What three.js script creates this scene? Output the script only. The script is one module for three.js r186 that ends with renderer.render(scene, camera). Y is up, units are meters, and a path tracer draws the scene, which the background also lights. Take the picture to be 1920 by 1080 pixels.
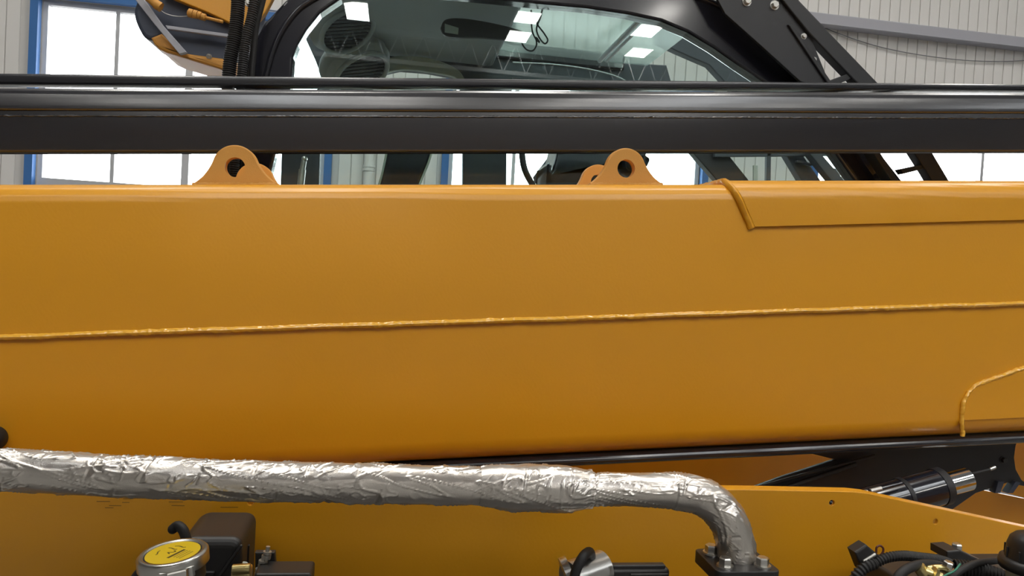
import * as THREE from 'three';
import { mergeGeometries, mergeVertices, toCreasedNormals } from 'three/addons/utils/BufferGeometryUtils.js';
import { RoundedBoxGeometry } from 'three/addons/geometries/RoundedBoxGeometry.js';
import { ImprovedNoise } from 'three/addons/math/ImprovedNoise.js';
import { RectAreaLightUniformsLib } from 'three/addons/lights/RectAreaLightUniformsLib.js';

// ---------------------------------------------------------------- camera, sky, lights, exposure
RectAreaLightUniformsLib.init();
const scene = new THREE.Scene();
const DEG = Math.PI / 180;
const camera = new THREE.PerspectiveCamera(42.5, 1920 / 1080, 0.05, 200);
camera.rotation.order = 'YXZ';
camera.position.set(0, 1.8, 0);
camera.rotation.set(-1.65 * DEG, -9 * DEG, 3.3 * DEG);
camera.updateMatrixWorld(true);
scene.background = new THREE.Color(0.95, 0.98, 1.0);
scene.backgroundIntensity = 10.0;
const renderer = new THREE.WebGLRenderer({ antialias: true });
renderer.toneMapping = THREE.LinearToneMapping;
renderer.toneMappingExposure = 0.9;
renderer.shadowMap.enabled = true;
const LAMP_POWER = 28, LAMP_GLOW = 3.0;
// hall lamps: [x, z, length]
const LAMPS = [[-1.4, 16.2, 1.5], [3.12, 15.2, 0.9], [3.15, 16.9, 1.0], [6.42, 13.7, 1.0], [6.45, 15.2, 1.0], [6.9, 17.2, 0.9],
  [-6, 15, 1.5], [-5, 9, 1.5], [-0.6, 9, 1.5], [2.8, 9, 1.5], [7, 9, 1.5], [-5, 5.2, 1.5], [-0.6, 5.8, 1.5], [2.8, 5.8, 1.5], [7, 5.2, 1.5], [-3, -3, 1.5], [6, -3, 1.5], [0.8, -2.6, 1.5], [-1.2, -0.9, 1.5], [2.6, -0.9, 1.5]];

// ---------------------------------------------------------------- helpers
const V = (x, y, z) => new THREE.Vector3(x, y, z);
const F = 540 / Math.tan(21.25 * DEG);
// the point that stands at depth z (a plane parallel to the hall's back wall) on the sight line through x, y of the photograph
function P(x, y, z) {
  const d = V((x - 960) / F, (540 - y) / F, -1).applyQuaternion(camera.quaternion);
  return d.multiplyScalar(z / d.z).add(camera.position);
}
let seed = 7;
const rnd = () => { seed = (seed * 1664525 + 1013904223) >>> 0; return seed / 4294967296; };
const perlin = new ImprovedNoise();
const noise = (x, y, z = 0) => perlin.noise(x + 31.7, y + 17.3, z + 5.1);

const used = {};
function numbered(n) { used[n] = (used[n] ?? -1) + 1; return used[n] ? n + '_' + String(used[n]).padStart(3, '0') : n; }
function thing(name, label, category, pos, group) {
  const o = new THREE.Group(); o.name = numbered(name); o.position.copy(pos); scene.add(o);
  o.userData = { label, category }; if (group) o.userData.group = group;
  return o;
}
function struct(name, pos = V(0, 0, 0)) {
  const o = new THREE.Group(); o.name = name; o.position.copy(pos); scene.add(o); o.userData = { kind: 'structure' }; return o;
}
const shade = (m) => { m.castShadow = true; m.receiveShadow = true; return m; };
// geometry given in the scene's metres becomes a part of root
function part(root, name, geo, mat, label) {
  let g = geo, top = root; while (top.parent && top.parent !== scene) top = top.parent;
  g.translate(-top.position.x, -top.position.y, -top.position.z);
  const m = shade(new THREE.Mesh(g, mat)); m.name = name; if (label) m.userData.label = label;
  root.add(m); return m;
}
// geometry given in the root's own axes
function own(root, name, geo, mat, label) {
  const m = shade(new THREE.Mesh(geo, mat)); m.name = name; if (label) m.userData.label = label; root.add(m); return m;
}
const box = (x0, x1, y0, y1, z0, z1) => { const g = new THREE.BoxGeometry(x1 - x0, y1 - y0, z1 - z0); g.translate((x0 + x1) / 2, (y0 + y1) / 2, (z0 + z1) / 2); return g; };
const rbox = (x0, x1, y0, y1, z0, z1, r) => { const g = new RoundedBoxGeometry(x1 - x0, y1 - y0, z1 - z0, 3, r); g.translate((x0 + x1) / 2, (y0 + y1) / 2, (z0 + z1) / 2); return g; };
const pix = (list, z) => list.map(([x, y]) => { const p = P(x, y, z); return new THREE.Vector2(p.x, p.y); });
const smooth = (pts, n = 60, closed = false) => new THREE.SplineCurve(closed ? [...pts, pts[0]] : pts).getPoints(n);
// a plate whose front face lies at depth z, going back by depth
function plate(pts, z, depth, o = {}) {
  const s = new THREE.Shape(pts); for (const h of o.holes ?? []) s.holes.push(h);
  const b = o.bevel ?? 0.0015;
  const g = new THREE.ExtrudeGeometry(s, { depth: depth - 2 * b, bevelEnabled: b > 0, bevelThickness: b, bevelSize: b, bevelOffset: -b, bevelSegments: o.seg ?? 2, curveSegments: 24 });
  g.translate(0, 0, z - depth + b); return g;
}
const pplate = (list, z, depth, o) => plate(pix(list, z), z, depth, o);
const circlePath = (x, y, r) => { const p = new THREE.Path(); p.absarc(x, y, r, 0, Math.PI * 2, true); return p; };
function tube(pts, r, seg = 60, rad = 12, closed = false) { return new THREE.TubeGeometry(new THREE.CatmullRomCurve3(pts, closed), seg, r, rad, closed); }
function capped(pts, r, seg = 60, rad = 12) {
  const e0 = pts[0], e1 = pts[pts.length - 1];
  const ball = (p) => { const s = new THREE.SphereGeometry(r, rad, 8); s.translate(p.x, p.y, p.z); return s; };
  return mergeGeometries([tube(pts, r, seg, rad), ball(e0), ball(e1)]);
}
const ptube = (list, r, seg, rad) => capped(list.map(([x, y, z]) => P(x, y, z)), r, seg, rad);
function corrugated(pts, r, pitch, depth = 0.12, rad = 14) {
  const c = new THREE.CatmullRomCurve3(pts), L = c.getLength(), n = Math.min(900, Math.ceil(L / pitch) * 6), g = new THREE.TubeGeometry(c, n, r, rad);
  const p = g.attributes.position, q = g.attributes.normal;
  for (let i = 0; i <= n; i++) {
    const k = 1 + depth * Math.max(-0.6, Math.min(0.6, Math.sin(i / 6 * Math.PI * 2) * 1.3)) - depth * 0.5;
    for (let j = 0; j <= rad; j++) { const a = i * (rad + 1) + j; p.setXYZ(a, p.getX(a) + q.getX(a) * r * (k - 1), p.getY(a) + q.getY(a) * r * (k - 1), p.getZ(a) + q.getZ(a) * r * (k - 1)); }
  }
  g.computeVertexNormals(); return g;
}
// a lumpy weld bead along points
function bead(pts, r, amp = 0.35, freq = 160, squash = 1) {
  const c = new THREE.CatmullRomCurve3(pts, false, 'catmullrom', 0.1), L = c.getLength(), n = Math.min(1600, Math.ceil(L / 0.0022)), rad = 8, g = new THREE.TubeGeometry(c, n, r, rad);
  const p = g.attributes.position, q = g.attributes.normal;
  for (let i = 0; i <= n; i++) for (let j = 0; j <= rad; j++) {
    const a = i * (rad + 1) + j, s = i / n * L, k = r * amp * (noise(s * freq, (j % rad) * 0.7, L) + 0.6 * noise(s * freq * 0.3, 3.3, (j % rad) * 0.3));
    p.setXYZ(a, p.getX(a) + q.getX(a) * k, p.getY(a) + q.getY(a) * k, p.getZ(a) + q.getZ(a) * k * squash);
  }
  g.computeVertexNormals(); return g;
}
// a solid swept along x: profile(x) gives a closed convex ring of [y, z]
function loft(profile, xs, crease = 0.6) {
  const pos = [], uv = [], idx = [], rings = xs.map(profile), n = rings[0].length;
  rings.forEach((ring, i) => { let s = 0; for (let j = 0; j <= n; j++) { const [y, z] = ring[j % n], q = ring[(j + n - 1) % n]; if (j) s += Math.hypot(y - q[0], z - q[1]); pos.push(xs[i], y, z); uv.push(xs[i], s); } });
  for (let i = 0; i < xs.length - 1; i++) for (let j = 0; j < n; j++) { const a = i * (n + 1) + j, b = a + n + 1; idx.push(a, b, a + 1, b, b + 1, a + 1); }
  const end = (i, flip) => { const ring = rings[i], c = ring.reduce((m, v) => [m[0] + v[0] / n, m[1] + v[1] / n], [0, 0]), at = pos.length / 3; pos.push(xs[i], ...c); uv.push(0, 0); ring.forEach(([y, z]) => { pos.push(xs[i], y, z); uv.push(z, y); }); for (let j = 0; j < n; j++) idx.push(at, ...(flip ? [at + 1 + (j + 1) % n, at + 1 + j] : [at + 1 + j, at + 1 + (j + 1) % n])); };
  end(0, false); end(xs.length - 1, true);
  const g = new THREE.BufferGeometry(); g.setAttribute('position', new THREE.Float32BufferAttribute(pos, 3)); g.setAttribute('uv', new THREE.Float32BufferAttribute(uv, 2)); g.setIndex(idx);
  return toCreasedNormals(g, crease);
}
const lineThrough = (a, b) => (x) => a.y + (b.y - a.y) * (x - a.x) / (b.x - a.x);
const arc = (cy, cz, r, a0, a1, n) => Array.from({ length: n + 1 }, (_, i) => { const a = (a0 + (a1 - a0) * i / n) * DEG; return [cy + r * Math.sin(a), cz + r * Math.cos(a)]; });
const range = (a, b, n) => Array.from({ length: n + 1 }, (_, i) => a + (b - a) * i / n);
function along(g, a, b) { // turns a geometry built on +y from 0 so that it runs from a towards b
  g.applyQuaternion(new THREE.Quaternion().setFromUnitVectors(V(0, 1, 0), b.clone().sub(a).normalize())); g.translate(a.x, a.y, a.z); return g;
}
const rod = (a, b, r, seg = 24, r2 = r) => { const L = a.distanceTo(b), g = new THREE.CylinderGeometry(r2, r, L, seg); g.translate(0, L / 2, 0); return along(g, a, b); };
function hexBolt(p, n, af, h, washer = true, turn = 0.3) { // head with a chamfered top and a washer under it; p on the seat, n outwards
  const R = af / 1.732, parts = [];
  const head = new THREE.CylinderGeometry(R * 0.985, R, h * 0.85, 6).toNonIndexed(); head.translate(0, h * 0.425, 0);
  const cham = new THREE.CylinderGeometry(R * 0.8, R * 0.985, h * 0.15, 6).toNonIndexed(); cham.translate(0, h * 0.925, 0);
  const t = washer ? h * 0.22 : 0;
  for (const g of [head, cham]) { g.computeVertexNormals(); g.rotateY(turn); g.translate(0, t, 0); parts.push(g); }
  if (washer) { const w = new THREE.CylinderGeometry(R * 1.28, R * 1.32, t, 28).toNonIndexed(); w.translate(0, t / 2, 0); parts.push(w); }
  return along(mergeGeometries(parts), p, p.clone().add(n));
}

// ---------------------------------------------------------------- materials
function noiseTex(size, fn, repeat, srgb = false) {
  const d = new Uint8Array(size * size * 4);
  for (let y = 0; y < size; y++) for (let x = 0; x < size; x++) { const v = fn(x / size, y / size), c = Array.isArray(v) ? v : [v, v, v], i = (y * size + x) * 4; d[i] = c[0] * 255; d[i + 1] = c[1] * 255; d[i + 2] = c[2] * 255; d[i + 3] = 255; }
  const t = new THREE.DataTexture(d, size, size); t.wrapS = t.wrapT = THREE.RepeatWrapping; t.magFilter = THREE.LinearFilter; t.minFilter = THREE.LinearMipmapLinearFilter; t.generateMipmaps = true;
  t.repeat.set(repeat, repeat); if (srgb) t.colorSpace = THREE.SRGBColorSpace; t.needsUpdate = true; return t;
}
const clamp = (v) => Math.min(1, Math.max(0, v));
// periodic noise on a torus keeps the repeat seamless
const pn = (u, v, f, k) => { const a = u * Math.PI * 2, b = v * Math.PI * 2, r = f / (Math.PI * 2); return noise(Math.cos(a) * r + k, Math.sin(a) * r + Math.cos(b) * r * 0.7, Math.sin(b) * r + k * 2); };
const peel = noiseTex(256, (u, v) => clamp(0.5 + 0.5 * pn(u, v, 40, 1)), 6);
const grit = noiseTex(256, () => rnd(), 9);
const std = (c, rough, metal = 0, o = {}) => new THREE.MeshStandardMaterial({ color: new THREE.Color(...c), roughness: rough, metalness: metal, ...o });
const phys = (o) => { const { c, ...r } = o; return new THREE.MeshPhysicalMaterial({ color: new THREE.Color(...c), ...r }); };
const M = {
  yellow: phys({ c: [0.70, 0.31, 0.01], roughness: 0.36, bumpMap: peel, bumpScale: 0.00012, clearcoat: 0.25, clearcoatRoughness: 0.25 }),
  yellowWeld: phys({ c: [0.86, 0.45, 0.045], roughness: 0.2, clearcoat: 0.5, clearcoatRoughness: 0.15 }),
  lugPaint: std([0.63, 0.29, 0.045], 0.5, 0, { bumpMap: grit, bumpScale: 0.0003 }),
  black: phys({ c: [0.014, 0.014, 0.018], roughness: 0.26, bumpMap: grit, bumpScale: 0.00007, clearcoat: 0.9, clearcoatRoughness: 0.2 }),
  blackGloss: phys({ c: [0.014, 0.014, 0.02], roughness: 0.16, clearcoat: 0.6, clearcoatRoughness: 0.08 }),
  blackSatin: std([0.022, 0.022, 0.024], 0.45, 0, { bumpMap: grit, bumpScale: 0.0001 }),
  plastic: std([0.02, 0.019, 0.019], 0.42),
  rubber: std([0.016, 0.015, 0.015], 0.6),
  steelBlue: std([0.045, 0.055, 0.085], 0.5),
  liner: std([0.38, 0.42, 0.44], 0.75),
  linerPale: std([0.42, 0.46, 0.42], 0.7),
  trim: std([0.07, 0.08, 0.095], 0.6),
  zinc: std([0.62, 0.61, 0.58], 0.28, 1),
  zincDull: std([0.5, 0.49, 0.46], 0.42, 0.9),
  chrome: std([0.8, 0.8, 0.8], 0.08, 1),
  brass: std([0.75, 0.62, 0.28], 0.3, 1),
  foil: std([0.74, 0.69, 0.635], 0.32, 0.92, { bumpMap: grit, bumpScale: 0.00008 }),
  wall: std([0.74, 0.725, 0.70], 0.55),
  wallBack: std([0.6, 0.59, 0.57], 0.7),
  girt: std([0.4, 0.4, 0.44], 0.6),
  cable: std([0.2, 0.2, 0.21], 0.6),
  blue: std([0.045, 0.16, 0.42], 0.5),
  alu: std([0.55, 0.56, 0.58], 0.45, 0.3),
  roof: std([0.5, 0.51, 0.53], 0.8),
  truss: std([0.62, 0.63, 0.65], 0.6),
  concrete: std([0.16, 0.155, 0.145], 0.7),
  pane: phys({ c: [1, 1, 1], roughness: 0, transmission: 1, thickness: 0, ior: 1.45 }),
  cabPane: phys({ c: [0.88, 0.97, 0.955], roughness: 0, transmission: 1, thickness: 0, ior: 1.5 }),
  roofPane: phys({ c: [0.9, 0.98, 0.965], roughness: 0.28, transmission: 1, thickness: 0, ior: 1.5 }),
  lamp: std([0.9, 0.9, 0.88], 0.5, 0, { emissive: new THREE.Color(1, 0.97, 0.9), emissiveIntensity: LAMP_GLOW }),
  scuff: std([0.16, 0.075, 0.01], 0.6),
  lampBody: std([0.7, 0.7, 0.7], 0.5),
};

// ---------------------------------------------------------------- the hall
const WZ = -6.5, X0 = -16, X1 = 19, ZB = 22, HY = 8.6;
{
  const fl = struct('floor'); part(fl, 'slab', box(X0 - 0.2, X1 + 0.2, -0.2, 0, WZ - 0.2, ZB + 0.2), M.concrete);
  const gr = struct('ground'); part(gr, 'yard', box(-60, 60, -0.4, -0.21, -60, 60), M.concrete);
  const ce = struct('ceiling'); 
  const sky = [-2.4, 4.6, 11.6], sw = 0.8, s0 = 3.0, s1 = 10.4; let cx0 = X0 - 0.2;
  part(ce, 'slab', box(X0 - 0.2, X1 + 0.2, HY, HY + 0.2, WZ - 0.2, s0), M.roof); part(ce, 'slab', box(X0 - 0.2, X1 + 0.2, HY, HY + 0.2, s1, ZB + 0.2), M.roof);
  for (const c of [...sky, 99]) { const e = Math.min(c - sw, X1 + 0.2); part(ce, 'slab', box(cx0, e, HY, HY + 0.2, s0, s1), M.roof); cx0 = c + sw; }
  sky.forEach((c, i) => { const w = struct('window_' + (i + 4), V(c, HY, (s0 + s1) / 2)); part(w, 'pane', box(c - sw, c + sw, HY + 0.1, HY + 0.106, s0, s1), M.pane); });
  const wl = struct('wall_left'); part(wl, 'slab', box(X0 - 0.2, X0, 0, HY, WZ, ZB), M.wallBack);
  const wr = struct('wall_right'); part(wr, 'slab', box(X1, X1 + 0.2, 0, HY, WZ, ZB), M.wallBack);

  // back wall with three window openings
  const sy = 2.27, by = 0.95, tys = [3.73, 3.46, 3.46];                                  // transom, head, sill heights
  const wins = [[P(70, 200, WZ).x, P(608, 320, WZ).x], [P(840, 320, WZ).x, P(1314, 310, WZ).x], [P(1530, 310, WZ).x, P(2140, 310, WZ).x]];
  const wb = struct('wall_back');
  const solids = []; let x = X0;
  wins.forEach(([a, b], i) => { solids.push([x, a, 0, HY], [a, b, 0, by], [a, b, tys[i], HY]); x = b; });
  solids.push([x, X1, 0, HY]);
  for (const [a, b, y0, y1] of solids) part(wb, 'backing', box(a, b, y0, y1, WZ - 0.2, WZ - 0.012), M.wallBack);
  // pressed sheet panels with open joints
  const W = 0.105, panelShapes = {};
  for (let k = -46; k < 72; k++) {
    const a = k * W, b = a + W - 0.006, cuts = [];
    const i = wins.findIndex(([p, q]) => b > p - 0.09 && a < q + 0.09), w = i >= 0, ty = tys[i];
    if (w) cuts.push([0, by - 0.06], [ty + 0.09, HY]); else cuts.push([0, 4.22], [4.22, HY]);
    for (const [y0, y1] of cuts) {
      const key = y0 + '_' + y1; panelShapes[key] ??= plate([V(0, y0), V(b - a, y0), V(b - a, y1), V(0, y1)], WZ, 0.012, { bevel: 0.004, seg: 1 });
      const m = shade(new THREE.Mesh(panelShapes[key], M.wall)); m.name = 'panel'; m.position.x = a; wb.add(m);
    }
  }
  const gy = P(1720, 62, WZ).y;
  const trimG = struct('trim_1'); part(trimG, 'girt_rail', rbox(-6, 10, gy - 0.05, gy + 0.05, WZ, WZ + 0.09, 0.012), M.girt);
  part(trimG, 'girt_flange', rbox(-6, 10, gy - 0.062, gy - 0.05, WZ, WZ + 0.12, 0.004), M.girt);

  wins.forEach(([a, b], i) => {
    const w = struct('window_' + (i + 1), V((a + b) / 2, by, WZ));
    const fr = 0.06, ty = tys[i];
    part(w, 'casing', box(a - fr, a, by, ty + fr, WZ - 0.1, WZ + 0.05), M.blue); part(w, 'casing', box(b, b + fr, by, ty + fr, WZ - 0.1, WZ + 0.05), M.blue);
    part(w, 'casing', box(a, b, ty, ty + fr, WZ - 0.1, WZ + 0.05), M.blue);
    part(w, 'window_sill', box(a - fr, b + fr, by - 0.06, by, WZ - 0.1, WZ + 0.1), M.alu);
    const n = Math.round((b - a) / 0.59), s = (b - a) / n, t = 0.022;
    part(w, 'window_frame', mergeGeometries([box(a, a + 0.04, by, ty, WZ - 0.09, WZ - 0.03), box(b - 0.04, b, by, ty, WZ - 0.09, WZ - 0.03), box(a + 0.04, b - 0.04, ty - 0.045, ty, WZ - 0.09, WZ - 0.03), box(a + 0.04, b - 0.04, by, by + 0.045, WZ - 0.09, WZ - 0.03)]), M.alu);
    part(w, 'transom', box(a + 0.04, b - 0.04, sy - 0.04, sy + 0.03, WZ - 0.095, WZ - 0.02), M.alu);
    part(w, 'transom_lip', box(a + 0.04, b - 0.04, sy - 0.055, sy - 0.04, WZ - 0.095, WZ + 0.005), M.alu);
    for (let k = 1; k < n; k++) { const q = k % 2 ? t * 0.7 : t * 1.3; part(w, 'mullion', mergeGeometries([box(a + k * s - q, a + k * s + q, by + 0.045, sy - 0.055, WZ - 0.09, WZ - 0.03), box(a + k * s - q, a + k * s + q, sy + 0.03, ty - 0.045, WZ - 0.09, WZ - 0.03)]), M.alu); }
    for (let k = 0; k < n; k++) for (const [y0, y1] of [[by + 0.04, sy - 0.04], [sy + 0.03, ty - 0.04]]) {
      const q = (j) => j === 0 ? 0.038 : j === n ? -0.038 : 0;
      part(w, 'pane', box(a + k * s + q(k), a + (k + 1) * s + q(k + 1), y0, y1, WZ - 0.064, WZ - 0.058), M.pane);
    }
  });

  // wall behind the photographer
  const wf = struct('wall_front'); part(wf, 'slab', box(X0, X1, 0, HY, ZB, ZB + 0.2), M.wallBack);

  // lattice roof girders
  for (const z of [4.4, 10.6, 17.9]) {
    const t = struct('beam_' + z * 10, V(0, HY - 1, z)), web = [];
    part(t, 'chord', box(X0, X1, HY - 0.16, HY, z - 0.06, z + 0.06), M.truss); part(t, 'chord', box(X0, X1, HY - 1.0, HY - 0.88, z - 0.06, z + 0.06), M.truss);
    for (let k = 0; k < 100; k++) { const a = V(X0 + k * 0.35, k % 2 ? HY - 0.1 : HY - 0.94, z), b = V(X0 + (k + 1) * 0.35, k % 2 ? HY - 0.94 : HY - 0.1, z); web.push(rod(a, b, 0.025, 5)); }
    const m = part(t, 'lattice', mergeGeometries(web), M.truss); m.userData.kind = 'stuff';
  }
  LAMPS.forEach(([lx, lz, len]) => {
    const t = thing('hall_lamp', 'square white panel lamp hanging under the hall roof', 'lamp', V(lx, HY - 0.12, lz), 'panel lamps under the hall roof');
    const wd = 0.62, y = HY - 0.12;
    part(t, 'housing', rbox(lx - wd / 2 - 0.03, lx + wd / 2 + 0.03, y, y + 0.1, lz - len / 2 - 0.03, lz + len / 2 + 0.03, 0.01), M.lampBody);
    part(t, 'diffuser', box(lx - wd / 2, lx + wd / 2, y - 0.012, y, lz - len / 2, lz + len / 2), M.lamp);
    const l = new THREE.RectAreaLight(new THREE.Color(1, 0.97, 0.91), LAMP_POWER, wd, len); l.position.set(0, -0.02, 0); l.rotation.x = -Math.PI / 2; l.castShadow = true; t.add(l);
  });

  // cable sagging on the wall, downpipe between the windows
  const c = thing('wall_cable', 'thin grey cable sagging across the pale ribbed wall under the girt', 'cable', P(1555, 55, WZ + 0.02));
  part(c, 'strand', tube([[1500, 30], [1560, 58], [1650, 88], [1760, 108], [1850, 115], [1930, 113], [2010, 104]].map(([a, b]) => P(a, b, WZ + 0.02)), 0.0045, 80, 6), M.cable);
  const d0 = P(692, 310, WZ + 0.09), d = thing('downpipe', 'pale grey round pipe standing against the wall, seen through the cab', 'pipe', V(d0.x, 0, d0.z));
  part(d, 'pipe', rod(V(d0.x, 0, d0.z), V(d0.x, HY - 0.02, d0.z), 0.045, 20), M.wall);
  for (const dy of [-0.02, 0.012]) part(d, 'collar', rod(V(d0.x, d0.y + dy - 0.03, d0.z), V(d0.x, d0.y + dy - 0.01, d0.z), 0.05, 20), M.wall);
}

// ---------------------------------------------------------------- main boom
const BZ = -1.35, BBACK = -1.70, BX0 = -1.7, BX1 = 2.9;
const yTop = lineThrough(P(0, 346, BZ - 0.03), P(1350, 346, BZ - 0.03));
const yWeld = lineThrough(P(0, 631, BZ), P(1920, 568, BZ));
const yBot = lineThrough(P(860, 864, BZ - 0.03), P(1700, 823, BZ - 0.03));
const boom = thing('main_boom', 'long yellow welded box boom running right across the machine', 'boom', V(0.3, yBot(0.3), (BZ + BBACK) / 2));
{
  const r = 0.034, rb = 0.05, xs = range(BX0, BX1, 30);
  part(boom, 'upper_shell', loft((x) => { const t = yTop(x), w = yWeld(x) - 0.004; return [[w, BZ], ...arc(t - r, BZ - r, r, 0, 90, 10), ...arc(t - r, BBACK + r, r, 90, 180, 10), [w, BBACK]]; }, xs), M.yellow);
  part(boom, 'lower_shell', loft((x) => { const t = yWeld(x) + 0.02, b = yBot(x), f = BZ - 0.007, k = BBACK + 0.007; return [[t, f], [t, k], ...arc(b + rb, k + rb, rb, 180, 270, 12), ...arc(b + rb, f - rb, rb, 270, 360, 12)].reverse(); }, xs), M.yellow);
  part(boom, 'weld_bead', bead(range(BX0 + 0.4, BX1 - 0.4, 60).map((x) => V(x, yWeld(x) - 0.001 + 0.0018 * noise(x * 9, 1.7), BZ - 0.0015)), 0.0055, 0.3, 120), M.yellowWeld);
  // black slide rail under the box
  part(boom, 'slide_rail', loft((x) => { const b = yBot(x) - 0.001, h = 0.02; return [[b, BZ - 0.06], ...arc(b - h / 2, BZ - 0.02 - h / 2, h / 2, 90, -90, 8), [b - h, BZ - 0.06]].reverse(); }, range(0, BX1, 12)), M.black, 'black slide rail');

  // wrap plate over the upper edge at the right
  const tp = 0.008, xa = P(1376, 338, BZ).x, xb = P(1412, 425, BZ).x;
  const yLow = lineThrough(P(1412, 425, BZ + tp), P(1920, 412, BZ + tp));
  const prof = (x) => { const t = yTop(x), ring = arc(t - r, BZ - r, r + tp, 0, 90, 12); return [[yLow(x), BZ + tp], ...ring, [t + tp, BZ - 0.2], [t, BZ - 0.2], ...arc(t - r, BZ - r, r, 90, 0, 12), [yLow(x), BZ]]; };
  const rowX = (y, z) => { const top = yTop(xa), k = clamp((top - y) / (top - yLow(xb))); return xa + (xb - xa) * k; };
  const N = 24, rings = range(0, 1, N).map((u) => { const base = prof(xa); return base.map(([y0, z0], j) => { const xs0 = rowX(y0, z0), x = xs0 + (BX1 - 0.3 - xs0) * u, [y, z] = prof(x)[j]; return [x, y, z]; }); });
  const n = rings[0].length, pos = [], uv = [], idx = [];
  rings.forEach((q) => { for (let j = 0; j <= n; j++) { const v = q[j % n]; pos.push(...v); uv.push(v[0], v[1]); } });
  for (let i = 0; i < N; i++) for (let j = 0; j < n; j++) { const a = i * (n + 1) + j, b = a + n + 1; idx.push(a, b, a + 1, b, b + 1, a + 1); }
  const h = (n - 1) / 2; for (let j = 0; j < Math.floor(n / 2) - 1; j++) { const a = j, b = j + 1, c = n - 2 - j, d = n - 1 - j; idx.push(a, b, d, b, c, d); }
  const g = new THREE.BufferGeometry(); g.setAttribute('position', new THREE.Float32BufferAttribute(pos, 3)); g.setAttribute('uv', new THREE.Float32BufferAttribute(uv, 2)); g.setIndex(idx);
  part(boom, 'wrap_plate', toCreasedNormals(g, 0.6), M.yellow);
  const edge = prof(xa).slice(0, Math.floor(n / 2)).map(([y0, z0]) => { const x = rowX(y0, z0), i = prof(x), j = prof(xa).findIndex((q) => q[0] === y0 && q[1] === z0); return V(x - 0.004, i[j][0] - 0.003, i[j][1] - 0.006); });
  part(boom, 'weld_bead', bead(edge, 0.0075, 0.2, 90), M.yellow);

  // patch plate low at the right, with its bead
  const pz = BZ - 0.007 + 0.003;
  const rim = smooth(pix([[1806, 818], [1804, 790], [1806, 762], [1814, 740], [1832, 722], [1860, 711], [1920, 690], [2010, 655], [2090, 625]], pz), 80);
  const pb = (x) => yBot(x) + 0.04;
  const last = rim[rim.length - 1], end = V(last.x + 0.3, last.y, 0);
  const shape = [...rim, new THREE.Vector2(end.x, end.y), new THREE.Vector2(end.x, pb(end.x)), new THREE.Vector2(rim[0].x, pb(rim[0].x))];
  part(boom, 'patch_plate', plate(shape.reverse(), pz, 0.003, { bevel: 0.0005 }), M.yellow);
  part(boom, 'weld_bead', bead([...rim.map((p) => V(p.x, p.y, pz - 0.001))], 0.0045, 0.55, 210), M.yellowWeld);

  // four lifting lugs, two on the near edge and two on the far edge
  const lz = BZ - 0.045, sc = (P(525, 348, lz).x - P(360, 348, lz).x) / 165;
  const s = new THREE.Shape(); const cy = 36 * sc, R = 43 * sc;
  s.moveTo(-82 * sc, -3 * sc); s.lineTo(-82 * sc, 3 * sc); s.quadraticCurveTo(-56 * sc, 16 * sc, R * Math.cos(163 * DEG), cy + R * Math.sin(163 * DEG));
  s.absarc(0, cy, R, 163 * DEG, 17 * DEG, true); s.quadraticCurveTo(56 * sc, 16 * sc, 82 * sc, 3 * sc); s.lineTo(82 * sc, -3 * sc); s.closePath();
  s.holes.push(circlePath(0, cy - 0.5 * sc, 21.5 * sc));
  const lg = new THREE.ExtrudeGeometry(s, { depth: 0.016, bevelEnabled: true, bevelThickness: 0.002, bevelSize: 0.002, bevelOffset: -0.002, bevelSegments: 2, curveSegments: 40 }); lg.translate(0, 0, -0.018);
  const bd = bead(range(-80 * sc, 80 * sc, 10).map((x) => V(x, 0.001, 0.001)), 0.004, 0.4, 200);
  const tilt = Math.atan2(yTop(1) - yTop(0), 1);
  for (const [px, z] of [[442, lz], [1175, lz], [480, -1.645], [1124, -1.645]]) {
    const x = P(px, 340, z).x, m = own(boom, 'lifting_lug', lg, M.lugPaint); m.position.set(x - boom.position.x, yTop(x) - boom.position.y, z - boom.position.z); m.rotation.z = tilt;
    own(m, 'weld_bead', bd, M.lugPaint);
  }
}

// black rubber stop at the left edge
{
  const p = P(-12, 822, BZ), t = thing('rubber_stop', 'black rubber stop at the left edge of the yellow boom', 'stop', p);
  const pts = [[0, 0], [0.016, 0], [0.02, 0.006], [0.0215, 0.02], [0.018, 0.034], [0.01, 0.04], [0, 0.041]].map((q) => new THREE.Vector2(...q)), g = new THREE.LatheGeometry(pts, 28); g.rotateX(Math.PI / 2); g.translate(0, 0, -0.012);
  own(t, 'buffer', g, M.rubber); own(t, 'washer', (() => { const w = new THREE.TorusGeometry(0.017, 0.003, 8, 28); return w; })(), M.blackSatin);
}

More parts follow.
